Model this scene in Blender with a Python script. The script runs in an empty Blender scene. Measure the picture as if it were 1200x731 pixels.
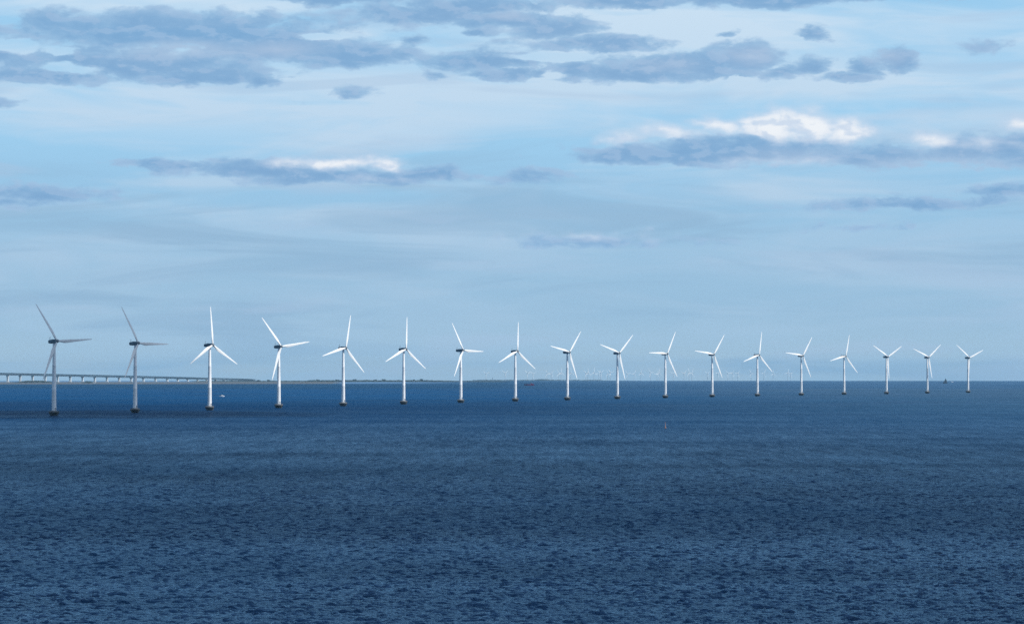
import bpy, bmesh, math, random
import numpy as np
from mathutils import Vector, Matrix, Euler
rad = math.radians
S = bpy.context.scene
COL = S.collection

# ---------------------------------------------------------------- camera, sky, sun, exposure
F_PX = 3400.0            # focal length in pixels of a 1200 wide frame
EYE_Y = 434.3            # row of the true eye level
CAM_H = 38.05
R_EARTH = 6.4e6

cam_d = bpy.data.cameras.new("camera")
cam = bpy.data.objects.new("camera", cam_d)
COL.objects.link(cam)
cam_d.sensor_width = 36.0
cam_d.lens = F_PX / 1200 * 36
cam_d.clip_start = 1.0
cam_d.clip_end = 200000.0
cam.location = (0, 0, CAM_H)
cam.rotation_euler = (rad(90) + math.atan((EYE_Y - 365.5) / F_PX), 0, 0)
S.camera = cam

S.view_settings.view_transform = 'Standard'
S.view_settings.look = 'None'
S.view_settings.gamma = 1.0
S.view_settings.use_curve_mapping = False
S.view_settings.exposure = 0.0
S.cycles.use_denoising = False
S.cycles.max_bounces = 6
S.cycles.volume_bounces = 0
S.cycles.transparent_max_bounces = 12
S.cycles.sample_clamp_direct = 3.0
S.cycles.sample_clamp_indirect = 2.0
S.cycles.caustics_reflective = False
S.cycles.caustics_refractive = False

SUN_EL = 40.0
SUN_B = 71.0             # degrees from "behind the camera" towards the right
sun_dir = Vector((math.sin(rad(SUN_B)) * math.cos(rad(SUN_EL)),
                  -math.cos(rad(SUN_B)) * math.cos(rad(SUN_EL)), math.sin(rad(SUN_EL))))
sd = bpy.data.lights.new("sun", 'SUN')
sd.energy = 4.8
sd.angle = rad(0.5)
sd.color = (1.0, 0.97, 0.92)
sun = bpy.data.objects.new("sun", sd)
COL.objects.link(sun)
sun.location = (600, -300, 900)
sun.rotation_euler = sun_dir.to_track_quat('Z', 'Y').to_euler()


class NT:
    """small wrapper for writing node trees as formulas"""
    def __init__(self, tree):
        self.t = tree
        tree.nodes.clear()

    def n(self, kind, **kw):
        nd = self.t.nodes.new(kind)
        for k, v in kw.items():
            setattr(nd, k, v)
        return nd

    def set(self, sock, v):
        if isinstance(v, bpy.types.NodeSocket):
            self.t.links.new(v, sock)
        elif v is not None:
            sock.default_value = v

    def m(self, op, a, b=None, c=None, clamp=False):
        nd = self.n('ShaderNodeMath', operation=op, use_clamp=clamp)
        self.set(nd.inputs[0], a)
        if b is not None:
            self.set(nd.inputs[1], b)
        if c is not None:
            self.set(nd.inputs[2], c)
        return nd.outputs[0]

    def v(self, op, a, b=None, c=None):
        nd = self.n('ShaderNodeVectorMath', operation=op)
        self.set(nd.inputs[0], a)
        if b is not None:
            self.set(nd.inputs[1], b)
        if c is not None:
            self.set(nd.inputs[2], c)
        return nd.outputs[1] if op in ('LENGTH', 'DOT_PRODUCT') else nd.outputs[0]

    def xyz(self, x, y, z=0.0):
        nd = self.n('ShaderNodeCombineXYZ')
        for k, q in enumerate((x, y, z)):
            self.set(nd.inputs[k], q)
        return nd.outputs[0]

    def sep(self, v):
        nd = self.n('ShaderNodeSeparateXYZ')
        self.set(nd.inputs[0], v)
        return nd.outputs

    def noise(self, vec, scale, detail=4, rough=0.5, dist=0.0, dim='3D', w=None):
        nd = self.n('ShaderNodeTexNoise', noise_dimensions=dim)
        self.set(nd.inputs['Vector'], vec)
        nd.inputs['Scale'].default_value = scale
        nd.inputs['Detail'].default_value = detail
        nd.inputs['Roughness'].default_value = rough
        nd.inputs['Distortion'].default_value = dist
        return nd.outputs['Fac']

    def ss(self, x, a, b):
        nd = self.n('ShaderNodeMapRange', interpolation_type='SMOOTHSTEP')
        self.set(nd.inputs['Value'], x)
        nd.inputs['From Min'].default_value = a
        nd.inputs['From Max'].default_value = b
        return nd.outputs[0]

    def mix(self, f, a, b, blend='MIX'):
        nd = self.n('ShaderNodeMix', data_type='RGBA', blend_type=blend)
        self.set(nd.inputs[0], f)
        self.set(nd.inputs[6], a)
        self.set(nd.inputs[7], b)
        return nd.outputs[2]

    def ramp(self, f, stops, interp='LINEAR'):
        nd = self.n('ShaderNodeValToRGB')
        cr = nd.color_ramp
        cr.interpolation = interp
        while len(cr.elements) > 1:
            cr.elements.remove(cr.elements[0])
        cr.elements[0].position = stops[0][0]
        cr.elements[0].color = stops[0][1]
        for p, c in stops[1:]:
            e = cr.elements.new(p)
            e.color = c
        self.set(nd.inputs[0], f)
        return nd.outputs[0]


def lin(r, g, b):
    return tuple(((c / 255) / 12.92 if c / 255 <= 0.04045 else ((c / 255 + 0.055) / 1.055) ** 2.4) for c in (r, g, b)) + (1.0,)


def make_world():
    w = bpy.data.worlds.new("World")
    S.world = w
    w.use_nodes = True
    t = NT(w.node_tree)
    sky = t.n('ShaderNodeTexSky', sky_type='NISHITA', sun_disc=False)
    sky.sun_elevation = rad(SUN_EL)
    # sky texture: rotation 0 = sun towards +Y, growing clockwise towards +X
    sky.sun_rotation = math.atan2(sun_dir.x, sun_dir.y)
    sky.air_density = 1.0
    sky.dust_density = 0.3
    sky.ozone_density = 3.0
    d = t.n('ShaderNodeTexCoord').outputs['Generated']
    x, y, z = t.sep(d)
    az = t.m('MULTIPLY', t.m('ARCTAN2', x, y), F_PX)
    hor = t.m('SQRT', t.m('ADD', t.m('MULTIPLY', x, x), t.m('MULTIPLY', y, y)))
    el = t.m('MULTIPLY', t.m('ARCTAN2', z, hor), F_PX)
    P = t.xyz(az, el)                       # direction measured in 1/3400 rad
    # drifting of the outlines
    wn = t.n('ShaderNodeTexNoise', noise_dimensions='2D')
    t.set(wn.inputs['Vector'], t.v('MULTIPLY', P, (0.011, 0.026, 0)))
    wn.inputs['Scale'].default_value = 1.0
    wn.inputs['Detail'].default_value = 5
    wn.inputs['Roughness'].default_value = 0.6
    wv = t.v('SUBTRACT', wn.outputs['Color'], (0.5, 0.5, 0.5))
    Pw = t.v('ADD', P, t.v('MULTIPLY', wv, (54, 22, 0)))
    fine = t.noise(t.v('MULTIPLY', P, (0.020, 0.050, 0)), 1.0, 6, 0.56, 0.2, '2D')
    fine_s = t.noise(t.v('MULTIPLY', t.v('ADD', P, (9, 5, 0)), (0.020, 0.050, 0)), 1.0, 6, 0.56, 0.2, '2D')
    puff = t.noise(t.v('MULTIPLY', P, (0.034, 0.055, 0)), 1.0, 4, 0.45, 0.0, '2D')
    puff_s = t.noise(t.v('MULTIPLY', t.v('ADD', P, (4, 5, 0)), (0.034, 0.055, 0)), 1.0, 4, 0.45, 0.0, '2D')
    prel = t.m('SUBTRACT', puff, puff_s)
    soft = t.noise(t.v('MULTIPLY', P, (0.0032, 0.0155, 0)), 1.0, 4, 0.55, 0.4, '2D')
    soft2 = t.noise(t.v('MULTIPLY', t.v('ADD', P, (900, 333, 0)), (0.0045, 0.034, 0)), 1.0, 5, 0.6, 0.5, '2D')

    def field(blobs, pw=Pw, flat=False):
        cur = None
        for (cx, cy, rx, ry, s) in blobs:
            c = (cx - 600.0, EYE_Y - cy, 0)
            q = t.v('MULTIPLY', t.v('SUBTRACT', pw, c), (1 / rx, 1 / ry, 0))
            if flat:
                q = t.v('MAXIMUM', q, t.v('MULTIPLY', q, (-1.0, -1.3, 0)))
            f = t.m('MULTIPLY_ADD', t.v('LENGTH', q), -s, s)
            cur = f if cur is None else t.m('SMOOTH_MAX', cur, f, 0.12)
        return cur

    # clear blue, paler veil of high cloud, grey-blue layers near the horizon
    e01 = t.m('DIVIDE', el, 460.0, clamp=True)
    base = t.ramp(e01, [(0.0, lin(176, 200, 216)), (0.05, lin(166, 197, 219)), (0.14, lin(154, 191, 219)), (0.30, lin(156, 195, 224)),
                        (0.48, lin(154, 199, 231)), (0.62, lin(160, 208, 240)), (1.0, lin(150, 202, 238))])
    veil = t.ramp(e01, [(0.0, lin(162, 196, 222)), (0.30, lin(170, 201, 227)), (0.6, lin(190, 216, 238)), (1.0, lin(204, 226, 244))])
    va = t.m('ADD', t.m('MULTIPLY', t.ss(soft, 0.38, 0.62), 0.55), t.m('MULTIPLY', t.ss(soft2, 0.36, 0.68), 0.35))
    veilb = field([(300, 140, 420, 46, 1.0), (700, 105, 420, 34, 1.0), (1060, 100, 320, 40, 0.9), (820, 35, 480, 34, 1.0), (150, 12, 260, 20, 1.0),
                   (330, 275, 330, 42, 0.6), (1020, 300, 300, 40, 0.55), (930, 222, 240, 18, 0.6), (60, 310, 200, 30, 0.4)], P)
    va = t.m('ADD', va, t.m('MULTIPLY', t.m('MAXIMUM', veilb, 0.0), 0.75))
    clearb = field([(0, 195, 200, 34, .7), (40, 262, 160, 16, .6), (620, 170, 120, 26, 1.0), (560, 190, 130, 20, 1.0), (1110, 128, 170, 12, 0.6), (400, 232, 300, 16, 0.7)], P)
    va = t.m('SUBTRACT', va, t.m('MULTIPLY', t.m('MAXIMUM', clearb, 0.0), 1.2), clamp=True)
    col = t.mix(va, base, veil)
    # faint grey bars low in the sky
    bars = t.noise(t.v('MULTIPLY', t.v('ADD', P, (200, 77, 0)), (0.0026, 0.022, 0)), 1.0, 5, 0.55, 0.6, '2D')
    ba = t.m('MULTIPLY', t.ss(bars, 0.46, 0.72), t.m('SUBTRACT', 1.0, t.ss(el, 150, 330)))
    col = t.mix(t.m('MULTIPLY', ba, 0.75), col, lin(146, 182, 212))
    warm = t.noise(t.v('MULTIPLY', t.v('ADD', P, (-700, 150, 0)), (0.003, 0.02, 0)), 1.0, 3, 0.5, 0.5, '2D')
    col = t.mix(t.m('MULTIPLY', t.ss(warm, 0.55, 0.72), 0.40), col, lin(172, 198, 225))

    grey = field([
        (200, 42, 225, 29, 1.0), (330, 62, 150, 26, 1.0), (150, 80, 185, 28, 1.0), (410, 68, 72, 19, 1.0), (60, 93, 110, 15, 1.0),
        (230, 93, 85, 14, 1.0), (305, 98, 34, 9, .8), (3, 70, 22, 11, .8), (480, 52, 22, 8, .7), (507, 89, 14, 7, .5), (405, 113, 22, 5, .15), (8, 126, 24, 7, .5),
        (400, 4, 95, 10, 1.0), (500, 18, 105, 16, 1.0), (560, 8, 105, 13, 1.0), (600, 28, 80, 16, 1.0), (652, 36, 62, 20, 1.0), (695, 53, 92, 14, 1.0), (565, 41, 24, 6, .8),
        (570, 74, 92, 15, 1.0), (600, 88, 52, 9, 1.0), (680, 84, 44, 12, .9),
        (745, 88, 115, 15, 1.0), (790, 78, 110, 20, 1.0), (865, 72, 52, 22, 1.1), (915, 86, 30, 11, .9), (950, 82, 34, 15, 1.0), (990, 92, 46, 10, 1.0), (1012, 84, 34, 13, .95), (1050, 77, 34, 17, 1.0),
        (954, 46, 27, 12, .85), (858, 43, 9, 5, .5), (1160, 57, 24, 9, .35),
        (900, 2, 180, 14, 1.0), (740, 4, 115, 10, .9), (1160, -3, 110, 8, .8),
        (200, 196, 70, 9, .9), (300, 200, 120, 13, 1.0), (400, 208, 140, 14, 1.0), (500, 205, 62, 12, .9), (615, 208, 46, 11, .45),
        (60, 232, 90, 14, .7), (12, 240, 60, 12, .7),
        (850, 180, 185, 21, 1.15), (740, 182, 66, 13, 1.1), (1045, 186, 70, 18, .85), (1120, 182, 60, 22, .85), (1185, 182, 60, 24, .9),
        (1070, 240, 130, 10, .7), (1180, 228, 60, 9, .6), (690, 284, 110, 9, .35), (1000, 268, 60, 6, .35),
    ], Pw, True)
    gaps = field([(28, 60, 30, 10, 1.0), (72, 66, 22, 7, .9), (90, 84, 44, 8, 1.0), (375, 44, 36, 6, 1.0), (866, 93, 17, 8, 1.0), (640, 68, 60, 7, .9), (655, 88, 24, 6, .45)])
    crisp = t.noise(t.v('MULTIPLY', P, (0.075, 0.15, 0)), 1.0, 4, 0.55, 0.0, '2D')
    gd = t.m('ADD', t.m('ADD', grey, t.m('MULTIPLY_ADD', fine, 1.5, -0.64)), t.m('MULTIPLY_ADD', crisp, 0.26, -0.13))
    gd = t.m('SUBTRACT', gd, t.m('MULTIPLY', t.m('MAXIMUM', gaps, 0.0), 1.5))
    ga = t.ss(gd, -0.03, 0.36)
    core = t.ss(gd, 0.1, 0.8)
    gcol = t.mix(core, lin(157, 193, 225), lin(126, 169, 210))
    relief = t.m('SUBTRACT', fine, fine_s)
    # sunlit upper-right flanks and warm thin places
    gcol = t.mix(t.m('MULTIPLY', t.ss(relief, 0.0, 0.13), 0.40), gcol, lin(172, 197, 226))
    gcol = t.mix(t.m('MULTIPLY', t.ss(relief, 0.0, -0.13), 0.4), gcol, lin(116, 161, 205))
    warmb = field([(225, 62, 110, 16, .9), (330, 60, 80, 14, 1.0), (590, 22, 40, 9, .9), (870, 68, 45, 13, 1.0), (780, 78, 60, 10, .6), (1040, 72, 40, 12, .9), (1100, 195, 160, 20, .8), (930, 186, 90, 16, .8)])
    gcol = t.mix(t.m('MULTIPLY', t.m('MAXIMUM', warmb, 0.0), 0.7, clamp=True), gcol, lin(180, 199, 224))
    col = t.mix(t.m('MULTIPLY', ga, 0.88), col, gcol)
    # the cumulus heads that catch the sun
    white = field([
        (730, 163, 36, 11, .7), (790, 157, 52, 13, .8), (845, 148, 44, 13, 1.0), (905, 150, 54, 23, 1.4), (950, 152, 50, 23, 1.4), (992, 157, 42, 22, 1.3), (885, 141, 40, 10, 1.0),
        (1085, 166, 34, 14, .8), (1197, 147, 34, 13, .8), (1165, 173, 60, 9, .5), (900, 190, 90, 6, .35),
        (385, 190, 88, 9, 1.1), (450, 192, 34, 8, 1.0), (455, 209, 46, 5, .25), (690, 277, 80, 6, .25)], Pw)
    wgap = field([(868, 168, 30, 11, 1.0), (775, 171, 60, 8, .8), (936, 178, 60, 5, .6)])
    wd = t.m('ADD', white, t.m('MULTIPLY_ADD', puff, 0.9, -0.36))
    wd = t.m('SUBTRACT', wd, t.m('MULTIPLY', t.m('MAXIMUM', wgap, 0.0), 1.3))
    wa = t.ss(wd, -0.10, 0.95)
    wcol = t.mix(t.ss(prel, -0.16, 0.04), lin(212, 224, 240), lin(243, 246, 250))
    wcol = t.mix(t.ss(wd, 0.15, 1.25), lin(198, 215, 236), wcol)
    col = t.mix(t.m('MULTIPLY', wa, 0.94), col, wcol)

    bgv = t.n('ShaderNodeBackground')
    t.set(bgv.inputs[0], col)
    bgv.inputs[1].default_value = 1.0
    bgn = t.n('ShaderNodeBackground')
    t.set(bgn.inputs[0], sky.outputs[0])
    bgn.inputs[1].default_value = 0.11
    ms = t.n('ShaderNodeMixShader')
    t.set(ms.inputs[0], t.ss(el, 520, 1500))
    t.t.links.new(bgv.outputs[0], ms.inputs[1])
    t.t.links.new(bgn.outputs[0], ms.inputs[2])
    out = t.n('ShaderNodeOutputWorld')
    t.t.links.new(ms.outputs[0], out.inputs[0])
    w.cycles.sampling_method = 'MANUAL'
    w.cycles.sample_map_resolution = 512


make_world()

# ---------------------------------------------------------------- helpers


def drop(x, y):
    return -(x * x + y * y) / (2 * R_EARTH)


def at(px, depth, z=0.0):
    """point `z` metres above the curved sea, px = column in the photograph, depth = metres ahead"""
    x = (px - 600.0) / F_PX * depth
    return Vector((x, depth, drop(x, depth) + z))


def tag(o, label=None, cat=None, group=None, kind=None):
    if label: o['label'] = label
    if cat: o['category'] = cat
    if group: o['group'] = group
    if kind: o['kind'] = kind
    return o


def empty(name, loc=(0, 0, 0), rz=0.0):
    o = bpy.data.objects.new(name, None)
    o.empty_display_size = 2
    o.location = loc
    o.rotation_euler = (0, 0, rz)
    COL.objects.link(o)
    return o


def material(name, color, rough=0.6, metal=0.0, vary=0.12, scale=0.6, bump=0.0, spec=0.4):
    m = bpy.data.materials.new(name)
    m.use_nodes = True
    t = NT(m.node_tree)
    b = t.n('ShaderNodeBsdfPrincipled')
    o = t.n('ShaderNodeOutputMaterial')
    t.t.links.new(b.outputs[0], o.inputs[0])
    pos = t.n('ShaderNodeTexCoord').outputs['Object']
    n = t.noise(pos, scale, 5, 0.6)
    dark = tuple(c * (1 - vary) for c in color) + (1,)
    light = tuple(min(1, c * (1 + vary)) for c in color) + (1,)
    t.set(b.inputs['Base Color'], t.mix(n, dark, light))
    b.inputs['Roughness'].default_value = rough
    b.inputs['Metallic'].default_value = metal
    b.inputs['Specular IOR Level'].default_value = spec
    if bump:
        bp = t.n('ShaderNodeBump')
        bp.inputs['Distance'].default_value = bump
        t.set(bp.inputs['Height'], n)
        t.t.links.new(bp.outputs[0], b.inputs['Normal'])
    return m


M = {
    'white': material('white_paint', (0.80, 0.80, 0.78), 0.38, vary=0.03, scale=0.3),
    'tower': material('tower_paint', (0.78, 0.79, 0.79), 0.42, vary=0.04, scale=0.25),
    'hazed_white': material('hazed_white_tower', (0.50, 0.54, 0.57), 0.5, vary=0.04, scale=0.2),  # far white towers, greyed towards the sky: haze put into the colour
    'nacelle': material('nacelle_grey', (0.07, 0.13, 0.175), 0.5, vary=0.08),
    'hub': material('hub_grey', (0.14, 0.17, 0.19), 0.5, vary=0.06),
    'concrete': material('weathered_concrete', (0.14, 0.145, 0.15), 0.85, vary=0.25, scale=0.9, bump=0.05),
    'wet': material('wet_dark_concrete', (0.010, 0.012, 0.014), 0.6, vary=0.4, scale=1.5, bump=0.05),
    'steel': material('dark_steel', (0.06, 0.065, 0.07), 0.55, 0.3),
    'bridge_steel': material('bridge_truss_paint', (0.012, 0.022, 0.032), 0.7),
    'bridge_concrete': material('bridge_concrete', (0.78, 0.77, 0.74), 0.85, vary=0.1, scale=0.1),
    'red': material('red_hull_paint', (0.17, 0.025, 0.10), 0.45, vary=0.08),
    'orange': material('orange_buoy_paint', (0.26, 0.14, 0.11), 0.5, vary=0.15, scale=2),
    'navy': material('dark_hull_paint', (0.02, 0.03, 0.05), 0.45),
    'sail': material('dark_sailcloth', (0.03, 0.045, 0.07), 0.8),
    'glass': material('dark_glass', (0.02, 0.025, 0.03), 0.1, spec=0.6),
    'gelcoat': material('white_gelcoat', (0.82, 0.83, 0.83), 0.3, vary=0.03),
    'roof': material('dark_roof', (0.05, 0.045, 0.05), 0.7),
    'skin': material('skin_tone', (0.45, 0.28, 0.2), 0.6),
    'jacket': material('dark_jacket', (0.03, 0.04, 0.08), 0.8),
}


class MB:
    def __init__(self):
        self.b = bmesh.new()

    def box(self, c, s, rot=None, taper=1.0):
        vs = []
        for sz in (-1, 1):
            k = taper if sz > 0 else 1.0
            for sx, sy in ((-1, -1), (1, -1), (1, 1), (-1, 1)):
                p = Vector((sx * s[0] / 2 * k, sy * s[1] / 2 * k, sz * s[2] / 2))
                if rot is not None: p = rot @ p
                vs.append(self.b.verts.new(p + Vector(c)))
        for f in ((3, 2, 1, 0), (4, 5, 6, 7), (0, 1, 5, 4), (1, 2, 6, 5), (2, 3, 7, 6), (3, 0, 4, 7)):
            self.b.faces.new([vs[i] for i in f])
        return self

    def loops(self, rings, cap=True, close=True):
        rr = [[self.b.verts.new(p) for p in r] for r in rings]
        n = len(rr[0])
        for a, b in zip(rr, rr[1:]):
            for i in range(n if close else n - 1):
                j = (i + 1) % n
                self.b.faces.new((a[i], a[j], b[j], b[i]))
        if cap:
            self.b.faces.new(rr[0][::-1])
            self.b.faces.new(rr[-1])
        return self

    def lathe(self, prof, n=24, c=(0, 0, 0), axis='Z'):
        rings = []
        for r, z in prof:
            ring = []
            for i in range(n):
                a = 2 * math.pi * i / n
                p = Vector((r * math.cos(a), r * math.sin(a), z))
                if axis == 'Y': p = Vector((p.x, -z, p.y))
                ring.append(p + Vector(c))
            rings.append(ring)
        return self.loops(rings)

    def tube(self, a, b, r, n=8, r2=None):
        a, b = Vector(a), Vector(b)
        q = (b - a).to_track_quat('Z', 'Y')
        r2 = r if r2 is None else r2
        return self.loops([[p0 + q @ Vector((rr * math.cos(2 * math.pi * i / n), rr * math.sin(2 * math.pi * i / n), 0)) for i in range(n)]
                           for p0, rr in ((a, r), (b, r2))])

    def prism(self, pts, y0, y1):
        """outline in x,z pushed from y0 to y1"""
        return self.loops([[Vector((x, y0, z)) for x, z in pts], [Vector((x, y1, z)) for x, z in pts]])

    def build(self, name, mat, parent=None, smooth=False, bevel=0.0):
        bmesh.ops.recalc_face_normals(self.b, faces=self.b.faces)
        if bevel:
            bmesh.ops.bevel(self.b, geom=list(self.b.edges), offset=bevel, segments=2, affect='EDGES', clamp_overlap=True)
        me = bpy.data.meshes.new(name)
        self.b.to_mesh(me)
        self.b.free()
        me.materials.append(mat)
        if smooth:
            me.shade_smooth()
            me.set_sharp_from_angle(angle=rad(38))
        o = bpy.data.objects.new(name, me)
        COL.objects.link(o)
        if parent: o.parent = parent
        return o


def copy_tree(o, parent=None):
    c = o.copy()
    COL.objects.link(c)
    if parent is not None: c.parent = parent
    for ch in list(o.children):
        copy_tree(ch, c)
    return c


# ---------------------------------------------------------------- sea
def wave_tile(n, size, lo, hi, hs, wind, seed, spread=2.0):
    rng = np.random.default_rng(seed)
    k = np.fft.fftfreq(n, size / n) * 2 * np.pi
    kx, ky = np.meshgrid(k, k, indexing='ij')
    kk = np.hypot(kx, ky)
    kk[0, 0] = 1
    lam = 2 * np.pi / kk
    lp = hi * 0.55
    kp = 2 * np.pi / lp
    spec = kk ** -4.0 * np.exp(-1.25 * (kp / kk) ** 2)
    d = np.abs((kx * wind[0] + ky * wind[1]) / kk) ** spread
    spec = spec * (0.25 + d) * (lam > lo) * (lam < hi * 2.5)
    a = np.sqrt(spec) * np.exp(2j * np.pi * rng.random((n, n)))
    h = np.real(np.fft.ifft2(a))
    h *= hs / 4 / h.std()
    # sharpen crests slightly
    return h + 0.15 * (h * h - (h * h).mean()) / (hs / 4)


def sample(tile, size, x, y):
    n = tile.shape[0]
    u = (x / size * n) % n
    v = (y / size * n) % n
    i = np.floor(u).astype(int) % n
    j = np.floor(v).astype(int) % n
    fu = u - np.floor(u)
    fv = v - np.floor(v)
    i1 = (i + 1) % n
    j1 = (j + 1) % n
    return (tile[i, j] * (1 - fu) * (1 - fv) + tile[i1, j] * fu * (1 - fv) + tile[i, j1] * (1 - fu) * fv + tile[i1, j1] * fu * fv)


def make_sea():
    half = rad(12)
    az = list(np.arange(-half, half + 1e-6, 0.0010))
    az = np.array(list(np.linspace(-math.pi, -half, 40)[:-1]) + az + list(np.linspace(half, math.pi, 40)[1:-1]))
    rs = [30, 80, 140, 200, 250, 290, 320, 345, 360, 370, 380]
    r = 380.0
    while r < 46000:
        r += 0.55 * max(1.0, (r / 900.0) ** 2)
        rs.append(r)
    rs = np.array(rs)
    A, Rr = np.meshgrid(az, rs)
    X = Rr * np.sin(A)
    Y = Rr * np.cos(A)
    t1 = wave_tile(768, 233.0, 0.9, 6.5, 0.36, (0.12, -0.99), 3, 8.0)
    t2 = wave_tile(256, 71.0, 0.7, 3.0, 0.17, (0.3, -0.95), 8, 4.0)
    ca, sa = math.cos(0.2), math.sin(0.2)
    Z = sample(t1, 233.0, X, Y) + sample(t2, 71.0, X * ca - Y * sa, X * sa + Y * ca)
    # wind patches: the sea is rougher in some places than others
    Z *= 0.85 + 0.25 * np.sin(X / 310 + 1.3 * np.sin(Y / 500)) * np.sin(Y / 420 + 0.7)
    Z += -(X * X + Y * Y) / (2 * R_EARTH)
    nr, nc = X.shape
    co = np.empty((nr * nc + 1, 3), np.float32)
    co[:-1, 0] = X.ravel(); co[:-1, 1] = Y.ravel(); co[:-1, 2] = Z.ravel()
    co[-1] = (0, 0, 0)
    idx = np.arange(nr * nc).reshape(nr, nc)
    nx = np.roll(idx, -1, axis=1)
    q = np.stack([idx[:-1], idx[1:], nx[1:], nx[:-1]], -1).reshape(-1, 4)[:, ::-1]
    tri = np.stack([np.full(nc, nr * nc), nx[0], idx[0]], -1)
    nq, nt = len(q), len(tri)
    me = bpy.data.meshes.new('sea')
    me.vertices.add(len(co))
    me.vertices.foreach_set('co', co.ravel())
    me.loops.add(nq * 4 + nt * 3)
    me.loops.foreach_set('vertex_index', np.concatenate([q.ravel(), tri.ravel()]).astype(np.int32))
    me.polygons.add(nq + nt)
    me.polygons.foreach_set('loop_start', np.concatenate([np.arange(nq) * 4, nq * 4 + np.arange(nt) * 3]).astype(np.int32))
    me.update(calc_edges=True)
    me.validate()
    me.shade_smooth()
    if me.polygons[0].normal.z < 0:
        me.flip_normals()
    m = bpy.data.materials.new('sea_water')
    m.use_nodes = True
    t = NT(m.node_tree)
    o = t.n('ShaderNodeOutputMaterial')
    pos = t.n('ShaderNodeTexCoord').outputs['Object']
    px, py, pz = t.sep(pos)
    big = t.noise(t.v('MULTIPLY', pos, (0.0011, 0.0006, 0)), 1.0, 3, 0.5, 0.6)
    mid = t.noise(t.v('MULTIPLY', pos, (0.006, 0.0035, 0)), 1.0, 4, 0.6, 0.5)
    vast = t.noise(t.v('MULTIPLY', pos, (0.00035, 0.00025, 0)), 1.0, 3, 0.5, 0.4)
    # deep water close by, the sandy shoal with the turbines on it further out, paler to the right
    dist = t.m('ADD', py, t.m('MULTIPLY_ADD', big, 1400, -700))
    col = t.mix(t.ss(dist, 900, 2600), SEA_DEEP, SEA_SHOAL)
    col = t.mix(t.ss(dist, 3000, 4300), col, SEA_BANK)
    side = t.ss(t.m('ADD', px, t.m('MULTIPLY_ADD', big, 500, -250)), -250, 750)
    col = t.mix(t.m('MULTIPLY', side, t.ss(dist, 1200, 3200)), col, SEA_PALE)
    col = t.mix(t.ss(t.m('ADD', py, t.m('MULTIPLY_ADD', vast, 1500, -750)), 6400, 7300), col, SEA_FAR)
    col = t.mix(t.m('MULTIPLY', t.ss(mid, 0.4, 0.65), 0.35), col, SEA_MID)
    # beyond a few hundred metres the small chop is finer than the mesh: it becomes roughness
    rough = t.m('ADD', t.m('MULTIPLY_ADD', t.ss(mid, 0.3, 0.7), 0.06, 0.06), t.m('MULTIPLY', t.ss(py, 1300, 5500), 0.36))
    h1 = t.noise(t.v('MULTIPLY', pos, (0.9, 2.4, 1)), 1.0, 4, 0.6, 0.4)
    h2 = t.noise(t.v('MULTIPLY', pos, (0.10, 0.22, 1)), 1.0, 3, 0.6, 0.3)
    h = t.m('MULTIPLY_ADD', h2, 1.8, h1)
    bp = t.n('ShaderNodeBump')
    bp.inputs['Strength'].default_value = 1.0
    t.set(bp.inputs['Distance'], t.m('MULTIPLY_ADD', t.ss(big, 0.3, 0.7), 0.12, 0.26))
    t.set(bp.inputs['Height'], h)
    N = bp.outputs[0]
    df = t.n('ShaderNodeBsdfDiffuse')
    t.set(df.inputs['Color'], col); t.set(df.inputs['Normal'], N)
    gl = t.n('ShaderNodeBsdfGlossy')
    gl.inputs['Color'].default_value = (0.52, 0.77, 1.0, 1)
    t.set(gl.inputs['Roughness'], rough); t.set(gl.inputs['Normal'], N)
    fr = t.n('ShaderNodeFresnel')
    fr.inputs['IOR'].default_value = 1.33
    t.set(fr.inputs['Normal'], N)
    # wave facets that face the viewer keep the mean reflectance of a ruffled sea well below a mirror's
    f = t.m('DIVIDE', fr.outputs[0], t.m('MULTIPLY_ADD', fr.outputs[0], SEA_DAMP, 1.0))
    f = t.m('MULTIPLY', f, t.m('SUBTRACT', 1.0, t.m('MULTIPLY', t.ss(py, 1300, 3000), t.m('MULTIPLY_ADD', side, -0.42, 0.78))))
    # windrows: long narrow streaks of rougher and smoother water lying along the wind
    rows = t.noise(t.v('MULTIPLY', pos, (0.16, 0.016, 0)), 1.0, 4, 0.62, 0.3)
    rows2 = t.noise(t.v('MULTIPLY', pos, (0.035, 0.0042, 0)), 1.0, 4, 0.6, 0.3)
    rows3 = t.noise(t.v('MULTIPLY', pos, (0.55, 0.055, 0)), 1.0, 3, 0.6, 0.3)
    patch = t.m('ADD', t.m('MULTIPLY', t.ss(rows, 0.34, 0.66), 0.40), t.m('MULTIPLY', t.ss(rows2, 0.32, 0.68), 0.22))
    patch = t.m('ADD', patch, t.m('MULTIPLY', t.ss(rows3, 0.32, 0.68), 0.42))
    patch = t.m('ADD', patch, t.m('MULTIPLY_ADD', t.ss(mid, 0.3, 0.7), 0.30, 0.26))
    near = t.m('MULTIPLY_ADD', t.ss(py, 500, 1500), 0.8, 0.2)
    patch = t.m('MULTIPLY_ADD', t.m('SUBTRACT', patch, 0.94), near, 0.94)
    f = t.m('MULTIPLY', f, patch)
    lull = t.noise(t.v('MULTIPLY', pos, (0.0016, 0.0075, 0)), 1.0, 3, 0.5, 0.5)
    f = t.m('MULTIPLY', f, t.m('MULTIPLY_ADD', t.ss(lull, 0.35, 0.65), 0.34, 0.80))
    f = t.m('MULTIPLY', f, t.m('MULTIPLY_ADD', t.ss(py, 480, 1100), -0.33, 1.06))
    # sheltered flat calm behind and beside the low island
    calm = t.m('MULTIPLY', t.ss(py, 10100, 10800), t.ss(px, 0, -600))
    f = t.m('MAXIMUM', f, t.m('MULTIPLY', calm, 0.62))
    ms = t.n('ShaderNodeMixShader')
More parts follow.
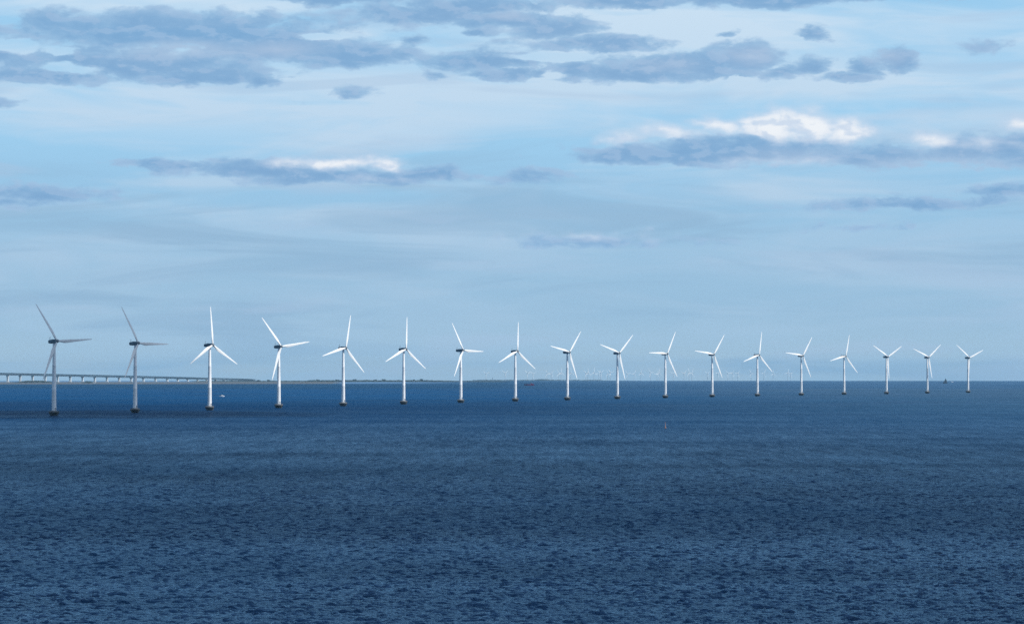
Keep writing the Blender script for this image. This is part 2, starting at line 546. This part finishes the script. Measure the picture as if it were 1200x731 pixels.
    t.set(ms.inputs[0], f)
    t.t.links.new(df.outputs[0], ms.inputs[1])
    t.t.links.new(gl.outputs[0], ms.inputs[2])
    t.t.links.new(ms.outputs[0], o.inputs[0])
    me.materials.append(m)
    ob = bpy.data.objects.new('sea', me)
    COL.objects.link(ob)
    tag(ob, kind='structure')
    return ob


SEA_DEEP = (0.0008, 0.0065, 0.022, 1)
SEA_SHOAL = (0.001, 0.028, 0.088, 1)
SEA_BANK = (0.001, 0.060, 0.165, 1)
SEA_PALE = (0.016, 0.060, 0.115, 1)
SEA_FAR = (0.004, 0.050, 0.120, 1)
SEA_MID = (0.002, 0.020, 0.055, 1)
SEA_DAMP = 0.35
make_sea()


# ---------------------------------------------------------------- air
def make_haze():
    b = MB()
    zb, zt = -(46000.0 ** 2) / (2 * R_EARTH) - 2, 125.0
    b.box((0, 0, (zb + zt) / 2), (64000, 64000, zt - zb))
    m = bpy.data.materials.new('haze_air')
    m.use_nodes = True
    t = NT(m.node_tree)
    pv = t.n('ShaderNodeVolumePrincipled')
    pv.inputs['Color'].default_value = HAZE_COLOR
    pv.inputs['Density'].default_value = HAZE_DENSITY
    pv.inputs['Anisotropy'].default_value = 0.0
    o = t.n('ShaderNodeOutputMaterial')
    t.t.links.new(pv.outputs[0], o.inputs['Volume'])
    ob = b.build('haze', m)
    tag(ob, 'thin blue sea haze between the viewer and the far shores', 'haze', kind='stuff')


HAZE_COLOR = (0.36, 0.70, 1.0, 1)
HAZE_DENSITY = 1.8e-5
make_haze()


# ---------------------------------------------------------------- a small cloud overhead that shades the nearest turbines
def make_cloud(name, centre, radii, rz, label, seed):
    from mathutils import noise
    b = bmesh.new()
    bmesh.ops.create_icosphere(b, subdivisions=5, radius=1.0)
    off = Vector((seed * 7.3, seed * 1.9, 0))
    for v in b.verts:
        p = v.co.copy()
        k = 1 + 0.35 * noise.fractal(p * 1.6 + off, 1.0, 2.1, 5)
        q = p * k
        if q.z < 0: q.z *= 0.45
        v.co = Vector((q.x * radii[0], q.y * radii[1], q.z * radii[2]))
    me = bpy.data.meshes.new(name)
    b.to_mesh(me); b.free()
    me.shade_smooth()
    m = bpy.data.materials.get('cloud_vapour')
    if m is None:
        m = bpy.data.materials.new('cloud_vapour')
        m.use_nodes = True
        t = NT(m.node_tree)
        pv = t.n('ShaderNodeVolumePrincipled')
        pv.inputs['Color'].default_value = (1, 1, 1, 1)
        pv.inputs['Density'].default_value = 0.016
        pv.inputs['Anisotropy'].default_value = 0.3
        o = t.n('ShaderNodeOutputMaterial')
        t.t.links.new(pv.outputs[0], o.inputs['Volume'])
    me.materials.append(m)
    o = bpy.data.objects.new(name, me)
    COL.objects.link(o)
    o.location = centre
    o.rotation_euler = (0, 0, rz)
    tag(o, label, 'cloud', kind='stuff')


def shade_spot(x, y, h):
    k = h / sun_dir.z
    return (x + sun_dir.x * k, y + sun_dir.y * k, h + 40)


make_cloud('cloud', shade_spot(-378, 2550, 900), (260, 250, 75), rad(-15), 'small low cloud drifting over the near end of the turbine row', 1)

# ---------------------------------------------------------------- low islands and far coasts
def land_strip(name, pxs, d0, d1, hs, mat, kind, label=None, cat=None, seg=2, ragged=0.0, seed=1, front=0.3):
    """flat land between two distances; pxs = columns, hs = height above the sea at each column"""
    rng = random.Random(seed)
    b = bmesh.new()
    rows = []
    px = pxs[0]
    cols = []
    while px <= pxs[-1]:
        cols.append(px)
        px += seg
    H = np.interp(cols, pxs, hs)
    for k, f in enumerate((0, 0.02, 0.35, 0.7, 1.0, 1.0)):
        row = []
        for i, c in enumerate(cols):
            e0 = d0[0] + (d0[1] - d0[0]) * i / (len(cols) - 1)
            e1 = d1[0] + (d1[1] - d1[0]) * i / (len(cols) - 1)
            edge = min(1.0, i / 6, (len(cols) - 1 - i) / 6)
            mid_ = (e0 + e1) / 2
            e0 = mid_ + (e0 - mid_) * (0.1 + 0.9 * edge)
            e1 = mid_ + (e1 - mid_) * (0.1 + 0.9 * edge)
            d = e0 + (e1 - e0) * f
            z = {0: -0.6, 5: -0.6}.get(k, H[i] * (front if k == 1 else 1.0) * (1 + ragged * rng.uniform(-1, 1)))
            row.append(b.verts.new(at(c, d, z)))
        rows.append(row)
    for a, c in zip(rows, rows[1:]):
        for i in range(len(a) - 1):
            b.faces.new((a[i], a[i + 1], c[i + 1], c[i]))
    bmesh.ops.recalc_face_normals(b, faces=b.faces)
    me = bpy.data.meshes.new(name)
    b.to_mesh(me); b.free()
    me.materials.append(mat)
    o = bpy.data.objects.new(name, me)
    COL.objects.link(o)
    tag(o, label, cat, kind=kind)
    return o


m_sand = material('dry_meadow_and_sand', (0.105, 0.11, 0.11), 0.9, vary=0.3, scale=0.004)
m_meadow = material('marsh_meadow', (0.022, 0.035, 0.025), 0.9, vary=0.3, scale=0.004)
m_wood = material('far_foliage', (0.03, 0.046, 0.042), 0.9, vary=0.35, scale=0.02)
m_woodf = material('farthest_foliage', (0.04, 0.05, 0.045), 0.9, vary=0.3, scale=0.02)

land_strip('island', [-140, 0, 150, 250, 330, 400], (9700, 10300), (13000, 13400), [1.2, 1.4, 1.3, 1.2, .9, .5], m_sand, 'structure', seed=4)
land_strip('shore', [225, 300, 372, 480, 560, 600], (13200, 13800), (17500, 16500), [2, 2, 2, 2, 1.2, 0.4], m_meadow, 'structure', seed=5)
land_strip('coast', [540, 640, 700, 760], (25500, 26000), (30000, 30000), [4, 6, 6, 2], m_meadow, 'structure', seed=6)


def wood(name, label, px0, px1, d, depth, hmax, mat, n, seed, prof=None, rsize=(6, 16)):
    """a far-off wood: many overlapping ragged crowns, one mass"""
    rng = random.Random(seed)
    b = bmesh.new()
    for i in range(n):
        f = rng.random()
        c = px0 + (px1 - px0) * f
        dd = d + rng.uniform(-0.5, 0.5) * depth
        h = hmax * (prof(f) if prof else 1.0) * rng.uniform(0.55, 1.0)
        p = at(c, dd, h * 0.42)
        w = rng.uniform(*rsize)
        mat4 = Matrix.Translation(p) @ Matrix.Diagonal((w, w, h * 0.62, 1))
        r = bmesh.ops.create_icosphere(b, subdivisions=1, radius=1.0, matrix=mat4)
        for v in r['verts']:
            v.co += Vector((rng.uniform(-1, 1), rng.uniform(-1, 1), rng.uniform(-1, 1))) * (0.16 * h)
    me = bpy.data.meshes.new(name)
    b.to_mesh(me); b.free()
    me.materials.append(mat)
    o = bpy.data.objects.new(name, me)
    COL.objects.link(o)
    tag(o, label, 'woodland', kind='stuff')
    return o


hump = lambda f: max(0.15, math.sin(math.pi * f)) ** 0.7
wood('wooded_ridge', 'low dark thicket on the sandy island under the bridge', 18, 64, 11800, 500, 9.5, m_wood, 160, 1, hump, (10, 26))
wood('tree_grove', 'short dark grove beside the small white cottage on the island', 97, 109.5, 11200, 120, 8.0, m_wood, 70, 2, hump, (5, 11))
wood('shore_thicket', 'long dark line of bushes along the flat green shore', 362, 560, 14500, 600, 8.0, m_wood, 620, 3,
     lambda f: 1.0 if f < 0.7 else 1 - 0.8 * (f - 0.7) / 0.3, (10, 30))
wood('shore_scrub', 'thin scrub on the pale flats past the end of the bridge', 255, 372, 15500, 800, 4.5, m_wood, 120, 4, None, (10, 30))
for i, (c, h) in enumerate([(372.5, 12), (395, 11.5), (415.5, 12.5), (439, 11.5), (450, 13), (484, 11), (493.5, 13.5), (315, 10), (303, 9)]):
    rng = random.Random(i)
    t = empty('shore_tree', at(c, 14600, 0))
    tag(t, ['round clump of trees at the start of the bushy shore line', 'flat topped trees between the fourth and fifth tall turbines, nearer the fourth',
            'wide low tree clump just after the fifth tall turbine', 'small round tree midway between the fifth and sixth tall turbines',
            'pointed small tree just before the sixth tall turbine', 'flat tree clump just after the sixth tall turbine',
            'tallest lone tree between the sixth and seventh tall turbines', 'small tree on the pale flats beside the fourth tall turbine',
            'lone scrubby tree on the pale flats before the fourth tall turbine'][i],
        'tree', 'trees on the distant shore')
    MB().tube((0, 0, -1), (0, 0, h * 0.5), 0.7, 6, 0.4).build('trunk', m_wood, t)
    b = MB()
    for k in range(12):
        w = rng.uniform(2, 5)
        r = bmesh.ops.create_icosphere(b.b, subdivisions=1, radius=1.0, matrix=Matrix.Translation((rng.uniform(-8, 8), rng.uniform(-5, 5), h * rng.uniform(0.45, 0.8))) @ Matrix.Diagonal((w, w, h * 0.25, 1)))
        for v in r['verts']: v.co += Vector((rng.uniform(-1, 1), rng.uniform(-1, 1), rng.uniform(-1, 1))) * 0.5
    b.build('crown', m_wood, t)
wood('coastal_wood', 'hazy blue woods and low roofs on the horizon behind the wind farm', 628, 702, 27500, 800, 19, m_woodf, 120, 5, lambda f: 1.0 if f < 0.18 else 0.62, (12, 45))
wood('horizon_wood', 'faintest trees on the horizon before the red ship', 556, 628, 26500, 800, 11, m_woodf, 90, 6, None, (12, 45))

# small white cottage at the end of the grove
ct = empty('cottage', at(110.6, 11150, 1.2))
tag(ct, 'tiny white cottage beside the dark grove on the sandy island', 'house')
MB().box((0, 0, 2), (9, 7, 4)).build('wall', M['gelcoat'], ct)
MB().prism([(-5, 4.003), (5, 4.003), (0, 7.2)], -3.9, 3.9).build('roof', M['hub'], ct)
MB().box((-2, -3.6, 1.1), (1.1, 0.2, 2.2)).build('door', M['navy'], ct)
for s in (0.8, 3):
    MB().box((s, -3.6, 2.1), (1.1, 0.2, 1.2)).build('window', M['glass'], ct)


# ---------------------------------------------------------------- bridge
def make_bridge():
    xs = [-33.5, -19.5, -5.5, 9.1, 23.7, 38.3, 53.1, 67.7, 82.3, 96.8, 111.1, 125.4, 139.6, 153.8, 168, 182.2, 196, 208.3, 220, 231.6, 242.3, 252.5, 262.3, 271.7, 280.8, 289.5, 298]
    d = 13100.0
    pts = []
    prev = None
    for px in xs:
        if prev is not None:
            for _ in range(3):
                lat = (px - 600) / F_PX * d - prev.x
                dep = math.sqrt(max(140 ** 2 - lat ** 2, 40 ** 2))
                d = prev.y + dep
        x = (px - 600) / F_PX * d
        prev = Vector((x, d, 0))
        ytop = np.interp(px, [-30, 0, 140, 240, 280, 300], [436.1, 436.7, 439.8, 442.4, 443.5, 444.3])
        z = CAM_H - (ytop - EYE_Y) * d / F_PX
        pts.append(Vector((x, d, z)))
    t = empty('road_bridge', (pts[0].x, pts[0].y, drop(pts[0].x, pts[0].y)))
    tag(t, 'long two level road and rail bridge on pale piers behind the sandy island', 'bridge')
    off = Vector(t.location)
    slab, lower, trusses = MB(), MB(), {-1: MB(), 1: MB()}
    W = 11.5
    for a, c in zip(pts, pts[1:]):
        dr = (c - a); dr.z = 0
        side = Vector((dr.y, -dr.x, 0)).normalized()
        up = Vector((0, 0, 1))

        def plank(mb, z0, z1, w):
            ring = lambda p: [p - side * w + up * z0, p + side * w + up * z0, p + side * w + up * z1, p - side * w + up * z1]
            mb.loops([[q - off for q in ring(a)], [q - off for q in ring(c)]])
        plank(slab, -1.6, 0.0, W)
        plank(lower, -10.6, -9.0, W * 0.62)
        for s in (-1, 1):
            n = 7
            for k in range(n):
                p0 = a.lerp(c, k / n) + side * s * W * 0.6 - off
                p1 = a.lerp(c, (k + 0.5) / n) + side * s * W * 0.6 - off
                p2 = a.lerp(c, (k + 1) / n) + side * s * W * 0.6 - off
                trusses[s].tube(p0 - up * 9.2, p1 - up * 1.5, 1.3, 4)
                trusses[s].tube(p1 - up * 1.5, p2 - up * 9.2, 1.3, 4)
    slab.build('road_deck', M['bridge_steel'], t)
    lower.build('rail_deck', M['bridge_steel'], t)
    for s in (-1, 1):
        trusses[s].build('truss', M['bridge_steel'], t)
    for i, p in enumerate(pts):
        q = pts[min(i + 1, len(pts) - 1)] - pts[max(i - 1, 0)]
        q.z = 0
        fw = q.normalized()
        side = Vector((fw.y, -fw.x, 0))
        sea = drop(p.x, p.y)
        mb = MB()
        top = p.z - 10.7
        if top - sea < 1.5: continue
        ring = lambda z, w, l: [Vector((p.x, p.y, z)) + side * sx * w + fw * sy * l - off for sx, sy in ((-1, -1), (1, -1), (1, 1), (-1, 1))]
        hgt = top - sea
        rings = [ring(sea - 2, 7.5, 4.5), ring(sea + 2.0, 7.5, 4.5), ring(sea + 2.2, 4.6, 2.6), ring(sea + hgt * 0.55, 4.4, 2.5), ring(sea + hgt * 0.85, 5.5, 2.7), ring(top, 8.5, 3.0)]
        if hgt < 8: rings = [ring(sea - 2, 5, 2.6), ring(top, 7, 2.8)]
        mb.loops(rings)
        mb.build('pier', M['bridge_concrete'], t)


make_bridge()


# ---------------------------------------------------------------- wind turbines
def blade_mesh():
    b = MB()
    # (span, chord, thickness, offset of chord centre, twist)
    sec = [(0.9, 1.7, 1.7, 0, 0), (2.2, 1.7, 1.7, 0, 0), (4.5, 2.1, 1.35, .15, 12), (7.5, 2.95, 0.85, .5, 13), (10, 3.0, 0.65, .55, 11),
           (15, 2.6, 0.48, .42, 8), (21, 2.1, 0.36, .3, 5), (27, 1.62, 0.26, .2, 3), (33, 1.15, 0.17, .1, 1), (36.3, 0.8, 0.11, .05, 0), (37.6, 0.42, 0.07, 0, 0), (38.0, 0.12, 0.03, -.05, 0)]
    rings = []
    N = 14
    for z, c, th, ox, tw in sec:
        ring = []
        a = rad(tw)
        blend = 0 if th / c > 0.9 else min(1, (z - 2.2) / 5)
        for i in range(N):
            p = 2 * math.pi * i / N
            x = math.cos(p) * c / 2
            y = math.sin(p) * th / 2
            y *= 1 - 0.55 * blend * (x / (c / 2) * 0.5 + 0.5)     # thin trailing edge
            x += ox
            ring.append(Vector((x * math.cos(a) - y * math.sin(a), x * math.sin(a) + y * math.cos(a), z)))
        rings.append(ring)
    b.loops(rings)
    return b


def rot_frame(tilt, a):
    n = Vector((0, -math.cos(tilt), math.sin(tilt)))
    r = Vector((1, 0, 0))
    u = n.cross(r)
    v = u * math.cos(a) + r * math.sin(a)
    yv = -n
    xv = yv.cross(v)
    return Matrix((xv, yv, v)).transposed().to_4x4(), n


TILT = rad(5)
HUB_H = 64.0
HUB_OFF = 4.1


def make_turbine():
    t = empty('wind_turbine')
    f = MB()
    f.lathe([(3.2, -3.0), (3.25, 0.4), (4.35, 2.2), (4.5, 2.6), (4.5, 3.1)], 32).build('foundation', M['wet'], t, True)
    pl = MB().lathe([(4.45, 3.101), (4.4, 3.4), (3.5, 3.9), (2.3, 4.15), (2.3, 4.3)], 32).build('work_platform', M['concrete'], t, True)
    rl = MB()
    for k in range(16):
        a = 2 * math.pi * k / 16
        rl.tube((4.2 * math.cos(a), 4.2 * math.sin(a), 3.3), (4.2 * math.cos(a), 4.2 * math.sin(a), 4.6), 0.05, 5)
        a2 = 2 * math.pi * (k + 1) / 16
        for z in (4.0, 4.6):
            rl.tube((4.2 * math.cos(a), 4.2 * math.sin(a), z), (4.2 * math.cos(a2), 4.2 * math.sin(a2), z), 0.04, 5)
    rl.build('railing', M['hub'], pl)
    ld = MB()
    for s in (-0.35, 0.35):
        ld.tube((s, -4.75, -1), (s, -4.75, 4.2), 0.07, 5)
    for k in range(14):
        ld.tube((-0.35, -4.75, -0.8 + k * 0.36), (0.35, -4.75, -0.8 + k * 0.36), 0.04, 5)
    ld.build('boarding_ladder', M['hub'], t)
    tw = MB().lathe([(2.1, 4.301), (2.1, 4.6), (1.98, 4.7), (1.85, 22), (1.87, 22.1), (1.87, 22.3), (1.83, 22.4), (1.5, 43), (1.52, 43.1), (1.52, 43.3), (1.48, 43.4), (1.15, 61.8), (1.35, 61.9), (1.35, 62.2)], 32)
    tower = tw.build('tower', M['tower'], t, True)
    MB().box((0, -1.98, 5.7), (0.9, 0.24, 2.1)).build('door', M['hub'], tower)
    # nacelle: rounded box sections along its axis, nose towards -Y
    nb = MB()
    rings = []
    tm = Matrix.Rotation(-TILT, 3, 'X')
    for y, w, zlo, zhi in ((-2.7, 1.15, -1.2, 1.2), (-2.3, 1.5, -1.55, 1.5), (0, 1.65, -1.7, 1.75), (3.5, 1.65, -1.65, 1.8), (6.0, 1.5, -1.3, 1.75), (7.0, 1.2, -0.9, 1.55)):
        ring = []
        for k in range(20):
            a = 2 * math.pi * k / 20
            cx, cz = math.cos(a), math.sin(a)
            s = (abs(cx) ** 4 + abs(cz) ** 4) ** -0.25
            x = cx * s * w
            z = (zlo + zhi) / 2 + cz * s * (zhi - zlo) / 2
            ring.append(tm @ Vector((x, y, z)) + Vector((0, 0, 63.8)))
        rings.append(ring)
    nac = nb.loops(rings).build('nacelle', M['nacelle'], t, True)
    vn = MB().tube((0.5, 6.2, 64.4), (0.5, 6.2, 67.6), 0.12, 6).tube((-0.5, 6.2, 64.4), (-0.5, 6.2, 66.8), 0.09, 6)
    vn.tube((0.5, 5.7, 67.5), (0.5, 6.9, 67.5), 0.1, 5).box((-0.5, 6.2, 66.9), (0.7, 0.1, 0.25)).build('wind_vane', M['hub'], nac)
    MB().box((0, 2.0, 65.35), (1.4, 2.4, 0.5)).build('roof_hatch', M['nacelle'], nac, bevel=0.08)
    # hub
    fr, n = rot_frame(TILT, 0)
    c = Vector((0, -HUB_OFF, HUB_H))
    hb = MB()
    prof = [(1.0, -1.5), (1.35, -1.3), (1.55, -0.6), (1.6, 0.2), (1.4, 0.9), (0.95, 1.4), (0.4, 1.65), (0.05, 1.7)]
    q = n.to_track_quat('Z', 'Y')
    hb.loops([[c + q @ Vector((r * math.cos(2 * math.pi * i / 24), r * math.sin(2 * math.pi * i / 24), z)) for i in range(24)] for r, z in prof])
    hb.build('hub', M['hub'], t, True)
    for j in range(3):
        if j == 0:
            bl = blade_mesh().build('blade', M['white'], t, True)
            me = bl.data
        else:
            bl = bpy.data.objects.new('blade', me)
            COL.objects.link(bl)
            bl.parent = t
        bl['spoke'] = j
    return t


def set_blades(t, theta, off=HUB_OFF, hub=HUB_H):
    for ch in t.children:
        if 'spoke' in ch:
            fr, n = rot_frame(TILT, rad(theta + 120 * ch['spoke']))
            ch.matrix_basis = Matrix.Translation((0, -off, hub)) @ fr


TURB = [(-393.6, 2494.4, 46.0, 87.0), (-347.0, 2672.3, 50, 91.0), (-296.7, 2848.4, 51, 0.0), (-242.9, 3022.9, 42.0, 82.0), (-185.8, 3195.6, 48.0, 16.0), (-125.7, 3366.7, 47.0, 7.0), (-62.4, 3536.1, 50.0, 92.0), (4.2, 3703.7, 44.5, 7.0), (73.8, 3869.7, 47.0, 42.0), (146.5, 4034.0, 41.5, 48.0), (221.7, 4196.6, 43, 32.0), (300.5, 4357.4, 37.5, 38.0), (381.9, 4516.6, 41.5, 14.0), (465.9, 4674.1, 38, 37.0), (552.7, 4829.8, 38.0, 18.0), (643.1, 4983.9, 35.0, 61.0), (735.1, 5136.3, 34, 53.0), (830.8, 5287.0, 34, 68.0)]
TLAB = [
    'tallest turbine at the near end of the row, before the bridge and the thicket',
    'dull white turbine in front of the bridge, second from its near end',
    'white turbine nearest the small motorboat, one blade straight up',
    'brightly lit turbine just past the end of the bridge, fourth in the row',
    'fifth turbine along the row, upright blade leaning slightly, bushy shore behind its tower',
    'sixth turbine along the row, blade straight up, over the bushy shore',
    'seventh turbine along the row, one blade level and one pointing up left',
    'turbine with upright blade standing just beside the red ship',
    'ninth turbine, in front of the hazy coastal woods, next after the red ship',
    'tenth turbine along the row, its blades spread in a wide Y',
    'eleventh turbine along the row, level blade to one side, behind the orange buoy',
    'twelfth turbine along the row, second one past the orange buoy',
    'thirteenth turbine along the row, its top blade almost upright among slanted neighbours',
    'fourteenth turbine along the row, fifth from the far end',
    'fifteenth turbine along the row, top blade almost upright, fourth from the far end',
    'turbine with blades in an even Y, third from the far end of the row',
    'turbine beside the dark sailing boat, last but one of the row',
    'smallest turbine at the far end of the row, past both far boats']
proto = make_turbine()
for i, (x, y, ph, th) in enumerate(TURB):
    t = proto if i == 0 else copy_tree(proto)
    t.location = (x, y, drop(x, y))
    t.rotation_euler = (0, 0, rad(ph))
    set_blades(t, th)
    tag(t, TLAB[i], 'wind turbine', 'row of tall white wind turbines')
for t in [o for o in COL.objects if o.name.startswith('wind_turbine')]:
    for ch in t.children:
        if 'spoke' in ch: del ch['spoke']


# the far wind farm on the horizon
def make_far():
    t = empty('distant_turbine')
    MB().lathe([(2.0, -4), (2.0, 0), (1.2, 66.5)], 10).build('tower', M['hazed_white'], t, True)
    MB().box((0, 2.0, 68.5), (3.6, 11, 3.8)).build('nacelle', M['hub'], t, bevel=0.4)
    b = blade_mesh()
    for v in b.b.verts: v.co = Vector((v.co.x * 1.05, v.co.y * 1.05, v.co.z * 1.2))
    me = None
    for j in range(3):
        if j == 0:
            bl = b.build('blade', M['white'], t, True); me = bl.data
        else:
            bl = bpy.data.objects.new('blade', me); COL.objects.link(bl); bl.parent = t
        bl['spoke'] = j
    return t


FAR = [(569.5, 438), (592, 437), (618, 437.5), (624.5, 438), (641, 437.6), (646, 438), (654.5, 437.6), (657.5, 436.6), (669, 436.8), (686.5, 437.4), (689, 437), (696, 436.4), (701.5, 437.7), (704, 436.5), (712, 438), (715, 436.4),
       (735, 438), (743, 438), (751, 437), (762, 436.6), (770, 438), (772.5, 437), (789, 437.6), (801.5, 437.6), (807.5, 436.5), (810.5, 437),
       (829, 437.6), (841, 437.6), (853, 437.6), (858, 437.4), (864.5, 437.5), (880, 437.6), (895, 437.5), (906, 437.6), (923, 437), (926.5, 438)]
fp = make_far()
names = ['sixth', 'seventh', 'eighth', 'ninth', 'tenth', 'eleventh', 'twelfth', 'thirteenth', 'fourteenth', 'fifteenth']
txs = [473.5, 540, 604, 665, 723.5, 779.5, 834.5, 887.5, 939, 989]
rng = random.Random(11)
counts = {}
slots = [max(k for k in range(len(txs)) if px > txs[k]) for px, _ in FAR]
ordn = ['first', 'second', 'third', 'fourth', 'fifth', 'sixth', 'seventh', 'eighth', 'ninth', 'tenth']
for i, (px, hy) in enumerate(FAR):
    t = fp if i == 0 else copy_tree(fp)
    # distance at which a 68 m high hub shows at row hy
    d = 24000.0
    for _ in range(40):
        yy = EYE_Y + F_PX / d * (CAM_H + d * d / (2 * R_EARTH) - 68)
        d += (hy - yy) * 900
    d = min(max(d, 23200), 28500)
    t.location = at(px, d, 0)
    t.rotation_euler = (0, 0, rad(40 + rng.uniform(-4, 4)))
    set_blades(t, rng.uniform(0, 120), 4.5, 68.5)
    k = slots[i]
    counts[k] = counts.get(k, 0) + 1
    tot = slots.count(k)
    lab = ('only' if tot == 1 else ordn[counts[k] - 1]) + ' tiny horizon turbine seen between the ' + names[k] + ' and ' + names[k + 1] + ' tall turbines'
    tag(t, lab, 'wind turbine', 'tiny wind turbines on the horizon')
for t in [o for o in COL.objects if o.name.startswith('distant_turbine')]:
    for ch in t.children:
        if 'spoke' in ch: del ch['spoke']


# ---------------------------------------------------------------- vessels and buoy
def hull(L, Wd, H, draft=0.6, n=12, bow=1.0, name='hull', mat=None, parent=None, sheer=0.35):
    """bow towards +X"""
    rings = []
    for i in range(n + 1):
        f = i / n
        x = -L / 2 + L * f
        w = Wd / 2 * (1 - max(0, (f - 0.55) / 0.45) ** 2.2) * (0.82 + 0.18 * min(1, f * 4))
        w = max(w, 0.04)
        top = H * (1 + sheer * max(0, f - 0.4) ** 1.5 * 2)
        low = x if f < 0.6 else x - bow * (f - 0.6) / 0.4 * L * 0.06
        rings.append([Vector((low, 0, -draft)), Vector((low, w * 0.75, -draft * 0.3)), Vector((x, w, top)), Vector((x, w * 0.93, top)), Vector((x, w * 0.93, top - 0.12 * H)),
                      Vector((x, -w * 0.93, top - 0.12 * H)), Vector((x, -w * 0.93, top)), Vector((x, -w, top)), Vector((low, -w * 0.75, -draft * 0.3))])
    return MB().loops(rings).build(name, mat, parent, False)


# red working ship, bow to the left
s = empty('red_ship', at(620.0, 8550, 0), rad(180))
tag(s, 'small red ship with a thin mast on the horizon between the wind turbines', 'ship')
hl = hull(31, 7.5, 3.6, 1.5, 14, name='hull', mat=M['red'], parent=s)
MB().box((13.6, 0, 4.2), (3.2, 2.6, 1.7), taper=.7).build('bow_bulwark', M['navy'], s)
MB().box((-8.5, 0, 4.6), (9, 6, 2.6)).build('deckhouse', M['red'], s, bevel=0.15)
wh = MB().box((-6.5, 0, 6.8), (4.5, 5, 2.0)).build('wheelhouse', M['hub'], s, bevel=0.15)
MB().box((-4.19, 0, 7.0), (0.1, 4.2, 0.8)).build('window', M['glass'], wh)
MB().tube((-5, 0, 5), (-5, 0, 14.5), 0.55, 8, 0.3).tube((-5, -1.6, 11), (-5, 1.6, 11), 0.15, 6).build('mast', M['navy'], s)
MB().box((4, 0, 3.9), (8, 5, 0.9)).build('cargo_hatch', M['red'], s, bevel=0.1)
MB().tube((9.5, 0, 3.5), (9.5, 0, 8), 0.2, 6).tube((9.5, 0, 5), (4.5, 0, 7.5), 0.15, 6).build('derrick', M['navy'], s)

# dark sailing boat near the far end of the row, bow to the left
s = empty('sailing_boat', at(1107.3, 10800, 0), rad(180))
tag(s, 'dark sailing boat with a narrow dark sail near the far end of the row', 'sailing boat')
hull(18, 4.6, 2.6, 1.0, 12, name='hull', mat=M['navy'], parent=s)
MB().box((-1.5, 0, 2.9), (6.5, 2.6, 1.2), taper=.85).build('cabin', M['navy'], s)
MB().tube((-1, 0, 2), (-1, 0, 20), 0.28, 8, 0.14).build('mast', M['navy'], s)
MB().tube((-1, 0, 3.6), (-7.5, 0, 3.8), 0.18, 6).build('boom', M['navy'], s)
b = MB()
b.loops([[Vector((-1.1 - (7 - 6.4 * f ** 1.3) * g, 0.06 + 0.7 * math.sin(math.pi * g) * (1 - f) + q * 0.03, 4 + 15.5 * f)) for g, q in
          [(k / 6, 1) for k in range(7)] + [(k / 6, -1) for k in range(6, -1, -1)]] for f in [i / 8 for i in range(9)]])
b.build('mainsail', M['sail'], s)
b = MB()
b.loops([[Vector((-0.8 + (7.5 - 7.3 * f) * g, 0.06 + 0.5 * math.sin(math.pi * g) * (1 - f) + q * 0.03, 3.2 + 11.5 * f)) for g, q in
          [(k / 5, 1) for k in range(6)] + [(k / 5, -1) for k in range(5, -1, -1)]] for f in [i / 6 for i in range(7)]])
b.build('foresail', M['sail'], s)


def motorboat(name, px, d, L, label, rz, person=False):
    s = empty(name, at(px, d, 0), rz)
    tag(s, label, 'boat')
    hull(L, L * 0.33, L * 0.15, 0.35, 12, name='hull', mat=M['gelcoat'], parent=s)
    c = MB().box((L * 0.04, 0, L * 0.215), (L * 0.42, L * 0.22, L * 0.17), taper=.82).build('cabin', M['gelcoat'], s, bevel=0.06)
    MB().box((L * 0.2, 0, L * 0.25), (L * 0.035, L * 0.18, L * 0.07)).build('windscreen', M['glass'], c)
    for sy in (-1, 1):
        MB().box((L * 0.02, sy * L * 0.102, L * 0.235), (L * 0.26, 0.04, L * 0.05)).build('side_window', M['glass'], c)
    MB().box((-L * 0.5, 0, L * 0.12), (L * 0.06, L * 0.06, L * 0.16)).build('outboard_motor', M['navy'], s, bevel=0.03)
    MB().tube((-L * 0.3, 0, L * .12), (-L * 0.3, 0, L * 0.34), 0.05, 6).build('flag_pole', M['navy'], s)
    return s


mb_ = motorboat('motorboat', 260.2, 4450, 8.2, 'small white motorboat on the water just past the third tall turbine', 0)
MB().box((-1.9, 0, 2.0), (2.6, 2.0, 0.5)).build('dark_canopy', M['roof'], mb_, bevel=0.1)
motorboat('motor_yacht', 1115.6, 13200, 11.0, 'tiny bright white boat on the horizon beside the dark sailing boat', rad(200))

# spar buoy
s = empty('spar_buoy', at(779.6, 1930, 0))
tag(s, 'small orange spar buoy floating alone in open water before the turbines', 'buoy')
MB().lathe([(0.35, -0.9), (0.62, -0.5), (0.66, 0.5), (0.5, 0.9), (0.3, 1.0)], 20).build('float', M['orange'], s, True)
MB().lathe([(0.30, 1.001), (0.24, 1.1), (0.20, 3.1), (0.15, 3.2)], 16).build('spar', M['orange'], s, True)
b = MB().tube((0, 0, 3.2), (0, 0, 3.75), 0.05, 6)
b.tube((-0.42, 0, 3.45), (0.42, 0, 4.25), 0.08, 6).tube((0.42, 0, 3.45), (-0.42, 0, 4.25), 0.08, 6).build('topmark', M['orange'], s)
# thin sea mark on the horizon
s = empty('beacon', at(577.3, 21500, 0))
tag(s, 'thin dark beacon tower standing on the horizon past the seventh tall turbine', 'beacon')
MB().lathe([(4, -3), (3.6, 3), (1.8, 4), (1.5, 19)], 12).build('tower', M['hub'], s, True)
MB().lathe([(2.3, 19.001), (2.3, 19.6), (1.3, 19.7), (1.3, 22), (1.7, 22.1), (0.2, 24)], 12).build('lantern', M['navy'], s, True)
